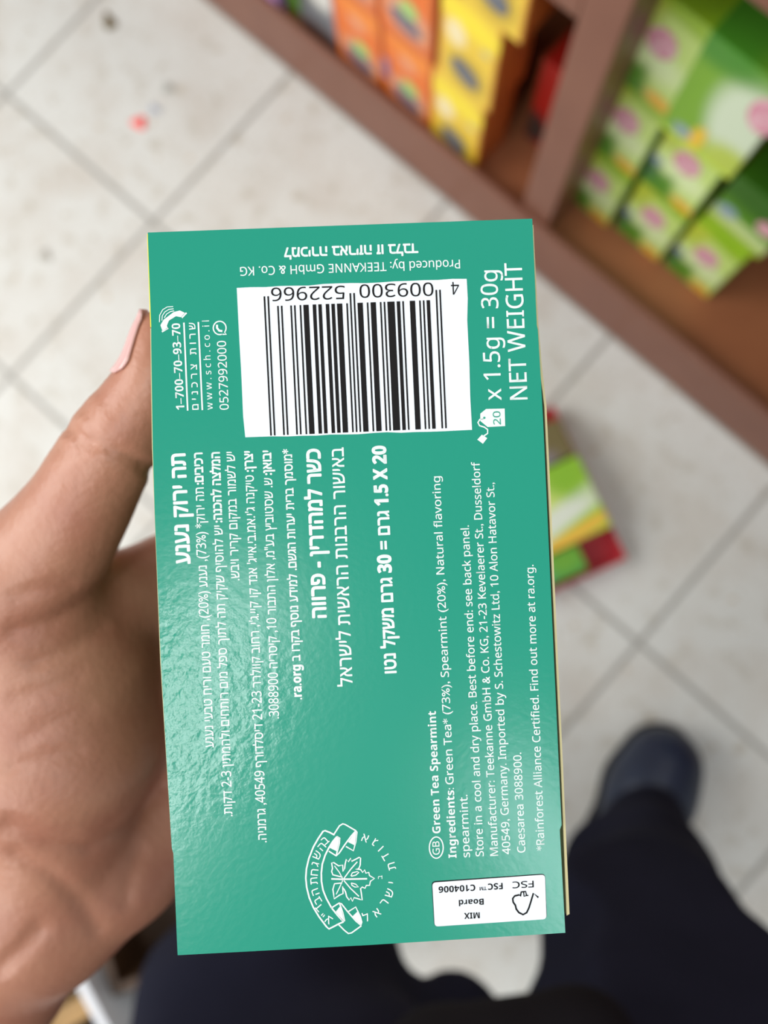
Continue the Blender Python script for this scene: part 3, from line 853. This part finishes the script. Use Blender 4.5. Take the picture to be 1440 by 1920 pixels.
def lettering(name, lines, parent=None, m=None, n=INK_N, flipped_cap=None):
    """lines: (string, start px, end px, letter height px, boldness)"""
    VV, FF = [], []
    for s, p0, p1, hpx, bold in lines:
        v, f_ = glyphs(sans(visual(s) if heb(s) else s, bold > .011))
        if not len(v): continue
        q0, q1 = face(*p0), face(*p1); d = q1 - q0; L = np.linalg.norm(d); d = d / L
        up = np.array([d[1], -d[0]])
        hh = hpx * .1332 / F
        sy = hh / capheight('\u05d4' if heb(s) else sans('H', False))
        if bold > .011 and not heb(s): bold = .002
        x0, x1 = v[:, 0].min(), v[:, 0].max(); sx = L / (x1 - x0)
        base = sum(len(a) for a in VV)
        pts = q0 + np.outer((v[:, 0] - x0) * sx, d) + np.outer(v[:, 1] * sy, up)
        w_ = bold * sy                       # heavier weights: the stroke is inked several times, slightly shifted
        for k in range(8 if bold > 0.001 else 1):
            sh = d * w_ * math.cos(k * math.pi / 4) + up * w_ * math.sin(k * math.pi / 4) if bold > 0.001 else 0
            VV.append(np.array([F3(a, b_, n + k * 5e-8) for a, b_ in pts + sh])); FF += [[i + base for i in f] for f in f_]
            base += len(v)
    return mesh_obj(name, np.concatenate(VV), FF, m or ink, parent=parent or box)

def ribbon(pts, w, closed=False):
    """pixel polyline -> (verts uv, faces) of constant width in pixels"""
    P_ = [np.array(q, float) for q in pts]; N = len(P_); vs = []; fs = []
    for i in range(N):
        a = P_[i - 1] if (i > 0 or closed) else P_[i]; c2 = P_[(i + 1) % N] if (i < N - 1 or closed) else P_[i]
        t = c2 - a; t = t / (np.linalg.norm(t) + 1e-9); nn = np.array([-t[1], t[0]])
        vs += [P_[i] + nn * w / 2, P_[i] - nn * w / 2]
    for i in range(N if closed else N - 1):
        j = (i + 1) % N; fs.append((2 * i, 2 * i + 1, 2 * j + 1, 2 * j))
    return vs, fs
def marks(name, items, m=None, parent=None, n=INK_N):
    """items: ('line', pts, width) | ('loop', pts, width) | ('fill', pts)"""
    VV, FF = [], []
    for it in items:
        if it[0] == 'fill': v, f_ = [np.array(q, float) for q in it[1]], [tuple(range(len(it[1])))]
        else: v, f_ = ribbon(it[1], it[2], it[0] == 'loop')
        base = len(VV); VV += [F3(*face(*q), n) for q in v]; FF += [tuple(i + base for i in f) for f in f_]
    return mesh_obj(name, VV, FF, m or ink, parent=parent or box)
def zz(pts, ox, oy, s): return [(ox + x * s, oy + y * s) for x, y in pts]
def arc(cx, cy, rx, ry, a0, a1, n=24):
    return [(cx + rx * math.cos(math.radians(a0 + (a1 - a0) * i / n)), cy + ry * math.sin(math.radians(a0 + (a1 - a0) * i / n))) for i in range(n + 1)]

B = .028
# English block (reads upwards)
lettering('product_name_text', [('Green Tea Spearmint', (826, 1562), (817, 1333), 15, B)])
marks('country_mark', [('loop', arc(818, 1589, 13, 20, 0, 345, 28), 2.2)])
lettering('country_code_text', [('GB', (824.5, 1602), (823.5, 1577), 13, .006)])
lettering('ingredients_text', [('Ingredients:', (856, 1608), (851, 1477), 15, B),
                               ('Green Tea* (73%), Spearmint (20%), Natural flavoring', (850.5, 1470), (825, 893), 15, .009),
                               ('spearmint.', (881, 1607), (876, 1490), 15, .009)])
lettering('storage_text', [('Store in a cool and dry place. Best before end: see back panel.', (907, 1605), (879, 985), 15, .009)])
lettering('manufacturer_text', [('Manufacturer: Teekanne GmbH & Co. KG, 21-23 Kevelaerer St., Dusseldorf', (934, 1604), (899, 866), 15, .009),
                                ('40549, Germany. Imported by S. Schestowitz Ltd, 10 Alon Hatavor St.,', (957, 1601), (926, 905), 15, .009),
                                ('Caesarea 3088900.', (985, 1598), (977, 1411), 15, .009)])
lettering('certification_text', [('*Rainforest Alliance Certified. Find out more at ra.org.', (1021, 1594), (1000, 1059), 15, .009)])
# Hebrew block (starts at the top)
lettering('hebrew_product_name_text', [('תה ירוק נענע', (356.5, 1056), (347, 851), 25, .03)])
lettering('hebrew_ingredients_text', [('רכיבים:', (381.5, 908), (379.5, 849), 15, B),
                                      ('תה ירוק* (73%), נענע (20%), חומר טעם וריח טבעי נענע', (401, 1401), (382, 914), 15, .008)])
lettering('hebrew_preparation_text', [('המלצה להכנה:', (416.5, 979), (412, 848), 15, B),
                                      ('יש להוסיף שקיק תה לתוך ספל מים רותחים ולהמתין 2-3 דקות.', (436, 1530), (417, 985), 15, .008),
                                      ('יש לשמור במקום קריר ויבש.', (449, 1088), (440, 847), 15, .008)])
lettering('hebrew_manufacturer_text', [('יצרן:', (475, 884), (473.5, 846), 15, B),
                                       ("טיקנה ג'י.אמ.בי.אייג' אנד קו קיי.ג'י, רחוב קוולרר 21-23 דיסלדורף 40549, גרמניה.", (500, 1579), (475.5, 891), 15, .008)])
lettering('hebrew_importer_text', [('יבואן:', (509.5, 890), (508, 845), 15, B),
                                   ('ש. שסטוביץ בע"מ, אלון התבור 10, קיסריה 3088900.', (523, 1347), (510.5, 896), 15, .008)])
lettering('hebrew_certification_text', [('*מוסמך ברית יערות הגשם. למידע נוסף בקרו ב ra.org.', (566, 1311), (547, 842), 14.5, .018)])
lettering('kosher_text', [('כשר למהדרין - פרווה', (611.5, 1157), (600, 842), 25, .03)])
lettering('rabbinate_text', [('באישור הרבנות הראשית לישראל', (661, 1286), (644, 839), 22, .008)])
lettering('hebrew_weight_text', [('20 X 1.5 גרם = 30 גרם משקל נטו', (743, 1261), (723, 836), 21, .026)])
# contact block
lettering('phone_number_text', [('1–700–70–93–70', (346, 768), (337.5, 606), 15.5, .012)])
lettering('customer_service_text', [('ש ר ו ת   צ ר כ נ י ם', (372.5, 768), (366, 605), 11.5, .01)])
lettering('web_address_text', [('w w w . s c h . c o . i l', (399, 768), (392, 601), 12.5, .004)])
lettering('mobile_number_text', [('0527992000', (429, 768), (423.5, 639), 16.5, .006)])
marks('underline', [('line', [(352, 770), (345, 605)], 3.0), ('line', [(379.5, 769), (372, 604)], 3.0)])
Z1 = lambda pts: zz(pts, 260, 400, .29167)
marks('telephone_icon', [
    ('fill', Z1([(140, 720), (160, 685), (225, 635), (265, 625), (298, 640), (272, 668), (240, 662), (195, 690), (182, 722), (188, 742), (155, 760)])),
    ('line', Z1([(150, 762), (190, 738)]), 3), ('line', Z1([(278, 672), (308, 640)]), 3),
    ('line', Z1([(134, 700), (136, 655), (155, 620), (185, 602), (222, 600)]), 1.6),
    ('line', Z1([(150, 690), (152, 660), (168, 635), (195, 618), (225, 614)]), 1.6),
    ('line', Z1([(165, 672), (180, 648), (205, 632), (228, 627)]), 1.6)])
marks('chat_icon', [('line', arc(412, 615, 12, 12.5, 70, 400, 26) + [(424.5, 627), (417, 627)], 2.4),
                    ('line', [(407, 609), (407, 615), (411, 620), (417, 621)], 4)])
# top block (upside down)
lettering('sales_notice_text', [('למכירה באריזה זו בלבד', (783, 457), (533, 465), 17, .028)])
lettering('producer_text', [('Produced by: TEEKANNE GmbH & Co. KG', (862, 487), (450, 501), 16.5, .006)])
# barcode
edge_pts = [(444, 540)]
for i in range(1, 16): edge_pts.append((444 + (875 - 444) * i / 16, 540 - 17 * i / 16 + random.uniform(-1.2, 1.2)))
edge_pts += [(875, 523), (877, 560), (876, 600), (880, 680), (881.5, 740), (885, 806)]
for i in range(1, 16): edge_pts.append((885 - 425 * i / 16, 806 + 14.5 * i / 16 + random.uniform(-1.0, 1.0)))
edge_pts += [(460, 820), (456, 780), (452, 690), (449, 640)]
lab = prism_px('barcode_label', edge_pts, 0.00001, .00004, labelw, box)
A_ = ['0001101', '0011001', '0010011', '0111101', '0100011', '0110001', '0101111', '0111011', '0110111', '0001011']
PAR = ['LLLLLL', 'LLGLGG', 'LLGGLG', 'LLGGGL', 'LGLLGG', 'LGGLLG', 'LGGGLL', 'LGLGLG', 'LGLGGL', 'LGGLGL']
code = '4009300522966'
bits = '101'
for ch, k in zip(code[1:7], PAR[int(code[0])]):
    a = A_[int(ch)]; bits += a if k == 'L' else ''.join('1' if x == '0' else '0' for x in a)[::-1]
bits += '01010'
for ch in code[7:]: bits += ''.join('1' if x == '0' else '0' for x in A_[int(ch)])
bits += '101'
items = []
def bx_(m_): return m_ / 95.0
def bar_pt(f, g):      # f: 0 right .. 1 left ; g: pixels below the long-bar top
    top = np.array([826.5 + (494 - 826.5) * f, 543.5 + (556 - 543.5) * f]); bot = np.array([838.0 + (506.5 - 838) * f, 803.0 + (817 - 803) * f])
    return tuple(top + (bot - top) * g)
i = 0
while i < 95:
    if bits[i] == '1':
        j = i
        while j < 95 and bits[j] == '1': j += 1
        g0 = 0.0 if (i < 3 or 45 <= i < 50 or i >= 92) else .072
        ga = .06 if g0 else 0
        items.append(('fill', [bar_pt(i / 95 + .0006, g0), bar_pt(j / 95 - .0006, g0), bar_pt(j / 95 - .0006, 1), bar_pt(i / 95 + .0006, 1)]))
        i = j
    else: i += 1
marks('barcode_bars', items, black, lab, .00008)
lettering('barcode_digits', [('4', (860, 528.5), (845, 529), 24, -.006), ('009300', (812, 530), (673.5, 534), 25, -.006), ('522966', (646, 536), (508, 540), 25, -.006)], lab, black, .00008)
# net weight
lettering('net_weight_text', [('x 1.5g = 30g', (940, 750), (932, 507), 32, .006), ('NET WEIGHT', (989, 748.5), (978, 493), 33, .006)])
Z2 = lambda pts: zz(pts, 640, 400, .29167)
tagm = marks('tea_bag_icon', [('fill', Z2([(1050, 1255), (1053, 1368), (940, 1374), (893, 1335), (893, 1288), (930, 1258)])),
                              ('line', Z2([(915, 1322), (890, 1325), (878, 1345), (888, 1365), (920, 1375), (940, 1390), (940, 1415), (915, 1432)]), 2.6),
                              ('fill', Z2([(903, 1423), (938, 1445), (910, 1482), (874, 1455)]))])
lettering('bag_count_text', [('20', (939, 796), (937.5, 771), 14, .004)], tagm, tealink, .00008)
marks('tag_hole', [('fill', arc(908, 783.5, 2.2, 2.2, 0, 330, 11))], tealink, tagm, .00008)
# board certification label (upside down)
def rounded(q, r):
    out = []
    for i in range(4):
        a, b_, c3 = np.array(q[i - 1], float), np.array(q[i], float), np.array(q[(i + 1) % 4], float)
        u_ = (a - b_) / np.linalg.norm(a - b_); w_ = (c3 - b_) / np.linalg.norm(c3 - b_)
        for k in range(7):
            t = k / 6; p0, p2 = b_ + u_ * r, b_ + w_ * r
            out.append(tuple((1 - t) ** 2 * p0 + 2 * t * (1 - t) * b_ + t * t * p2))
    return out
fq = [(810.5, 1654.5), (1021.5, 1639.5), (1024.5, 1723), (815, 1737)]
marks('label_outline', [('fill', rounded([(809, 1652.5), (1022, 1638), (1025.5, 1723), (814, 1737.5)], 8))], black, box, .00003)
fl_ = marks('certification_label', [('fill', rounded(fq, 7))], labelw, box, .00006)
lettering('certification_code_text', [('FSC™ C104006', (942, 1655), (822, 1662), 11.5, .012), ('Board', (906.5, 1684.5), (860, 1687), 11, .012), ('MIX', (899, 1710), (870, 1711.5), 11, .012),
                                      ('FSC', (1000, 1651), (960, 1653), 12, .01)], fl_, black, .0001)
Z8 = lambda pts: zz(pts, 700, 1500, .29167)
marks('tree_tick_mark', [('line', Z8([(1060, 625), (1028, 598), (1000, 690), (985, 722), (962, 735), (935, 722), (918, 700), (912, 675), (898, 655), (895, 632), (908, 615), (938, 608)]), 3.2),
                         ('line', Z8([(938, 608), (945, 618), (950, 588)]), 2.6), ('line', Z8([(948, 590), (978, 586), (984, 612), (996, 612)]), 2.6), ('line', Z8([(965, 590), (968, 618), (984, 612)]), 2.2)], black, fl_, .0001)
# kosher emblem: banner, leaf and ring of letters
Z7 = lambda pts: zz(pts, 560, 1530, .15278)
emb = marks('kosher_emblem', [
    ('line', Z7([(440, 232), (380, 200), (325, 178), (300, 186), (240, 275), (180, 380), (125, 520), (95, 650), (88, 760), (98, 870), (130, 1000), (180, 1120), (250, 1235), (340, 1355), (372, 1384), (430, 1355), (500, 1318), (550, 1298)]), 3.0),
    ('line', Z7([(470, 250), (420, 310), (370, 390), (325, 480), (290, 590), (278, 700), (280, 800), (300, 910), (340, 1010), (400, 1120), (480, 1220), (555, 1300)]), 3.0),
    ('line', Z7([(432, 225), (500, 120), (540, 95), (570, 102), (700, 178), (715, 195), (700, 320), (672, 425), (580, 372)]), 2.6),
    ('line', Z7([(700, 182), (640, 250), (560, 360), (500, 450), (462, 488), (370, 430)]), 2.6),
    ('line', Z7([(470, 250), (505, 270), (500, 330), (462, 480)]), 2.6),
    ('fill', Z7([(480, 255), (508, 275), (495, 350), (470, 440), (455, 425), (378, 388), (430, 310)])),
    ('fill', Z7([(700, 185), (716, 200), (705, 300), (690, 360), (660, 345), (605, 318)])),
    ('line', Z7([(395, 1130), (500, 1065), (525, 1075), (600, 1170), (700, 1285), (770, 1345), (775, 1300), (755, 1230), (700, 1115), (605, 1175)]), 2.6),
    ('line', Z7([(500, 1065), (540, 1180), (565, 1290)]), 2.6),
    ('line', Z7([(490, 1330), (560, 1400), (610, 1440), (650, 1432), (770, 1345)]), 2.6),
    ('fill', Z7([(505, 1110), (540, 1180), (562, 1285), (545, 1295), (480, 1215), (450, 1180)])),
    ('fill', Z7([(722, 1170), (755, 1235), (772, 1330), (760, 1340), (700, 1280), (660, 1230)])),
    # leaf
    ('line', Z7([(400, 770), (540, 775), (840, 768)]), 3.0), ('line', Z7([(548, 775), (640, 650), (720, 560)]), 2.2), ('line', Z7([(555, 790), (640, 890), (740, 985)]), 2.2),
    ('line', Z7([(540, 770), (500, 690), (440, 610)]), 1.8), ('line', Z7([(540, 790), (500, 880), (460, 960)]), 1.8),
    ('line', Z7([(540, 750), (480, 735), (420, 720), (405, 680), (415, 640), (405, 575), (430, 570), (490, 610), (540, 600), (545, 680), (565, 640), (570, 590), (585, 530), (610, 560), (640, 515), (650, 555), (745, 505), (760, 515), (755, 600), (740, 640), (700, 650),
                (760, 655), (785, 690), (810, 660), (825, 700), (860, 690), (870, 730), (930, 765), (880, 800), (870, 850), (830, 850), (815, 885), (780, 870), (760, 890), (770, 950), (780, 1030), (750, 1020), (680, 1000), (660, 1045), (640, 1000), (620, 1030), (590, 990), (575, 930), (560, 900), (540, 860), (545, 950), (500, 970), (435, 1015), (430, 960), (420, 900), (440, 830), (535, 820)]), 2.4),
    ('line', Z7([(640, 735), (660, 695), (720, 680), (740, 690), (700, 725), (645, 738)]), 2.0), ('line', Z7([(645, 820), (700, 835), (735, 870), (690, 870), (655, 850), (645, 820)]), 2.0)])
def ringed(name, chars, cen, hpx, centre, outward, bold):
    VV, FF = [], []
    for ch, (x, y) in zip(chars, cen):
        v, f_ = glyphs(ch, bold)
        q = face(*zz([(x, y)], 560, 1530, .15278)[0]); o_ = face(*zz([centre], 560, 1530, .15278)[0])
        up = (q - o_) / np.linalg.norm(q - o_) * (1 if outward else -1)
        d = np.array([-up[1], up[0]])
        sy = hpx * .1332 / F / capheight('\u05d4')
        cxy = (v[:, :2].max(0) + v[:, :2].min(0)) / 2
        pts = q + np.outer((v[:, 0] - cxy[0]) * sy, d) + np.outer((v[:, 1] - cxy[1]) * sy, up)
        base = sum(len(a) for a in VV); VV.append(np.array([F3(a, b_, INK_N) for a, b_ in pts])); FF += [[i + base for i in f] for f in f_]
    return mesh_obj(name, np.concatenate(VV), FF, ink, parent=emb)
ringed('banner_lettering', 'בהשגחתהבד"צ', [(325, 300), (285, 375), (228, 480), (205, 590), (195, 690), (188, 795), (205, 930), (235, 1035), (255, 1125), (300, 1215), (370, 1275)], 13.5, (700, 740), True, .006)
ringed('ring_lettering', 'אגודתישראל', [(815, 270), (935, 320), (1008, 400), (1072, 500), (1142, 615), (1130, 815), (1115, 945), (1050, 1065), (960, 1185), (825, 1235)], 14, (640, 760), False, .004)
ringed('centre_lettering', 'ב', [(1000, 750)], 8, (640, 760), False, .0)
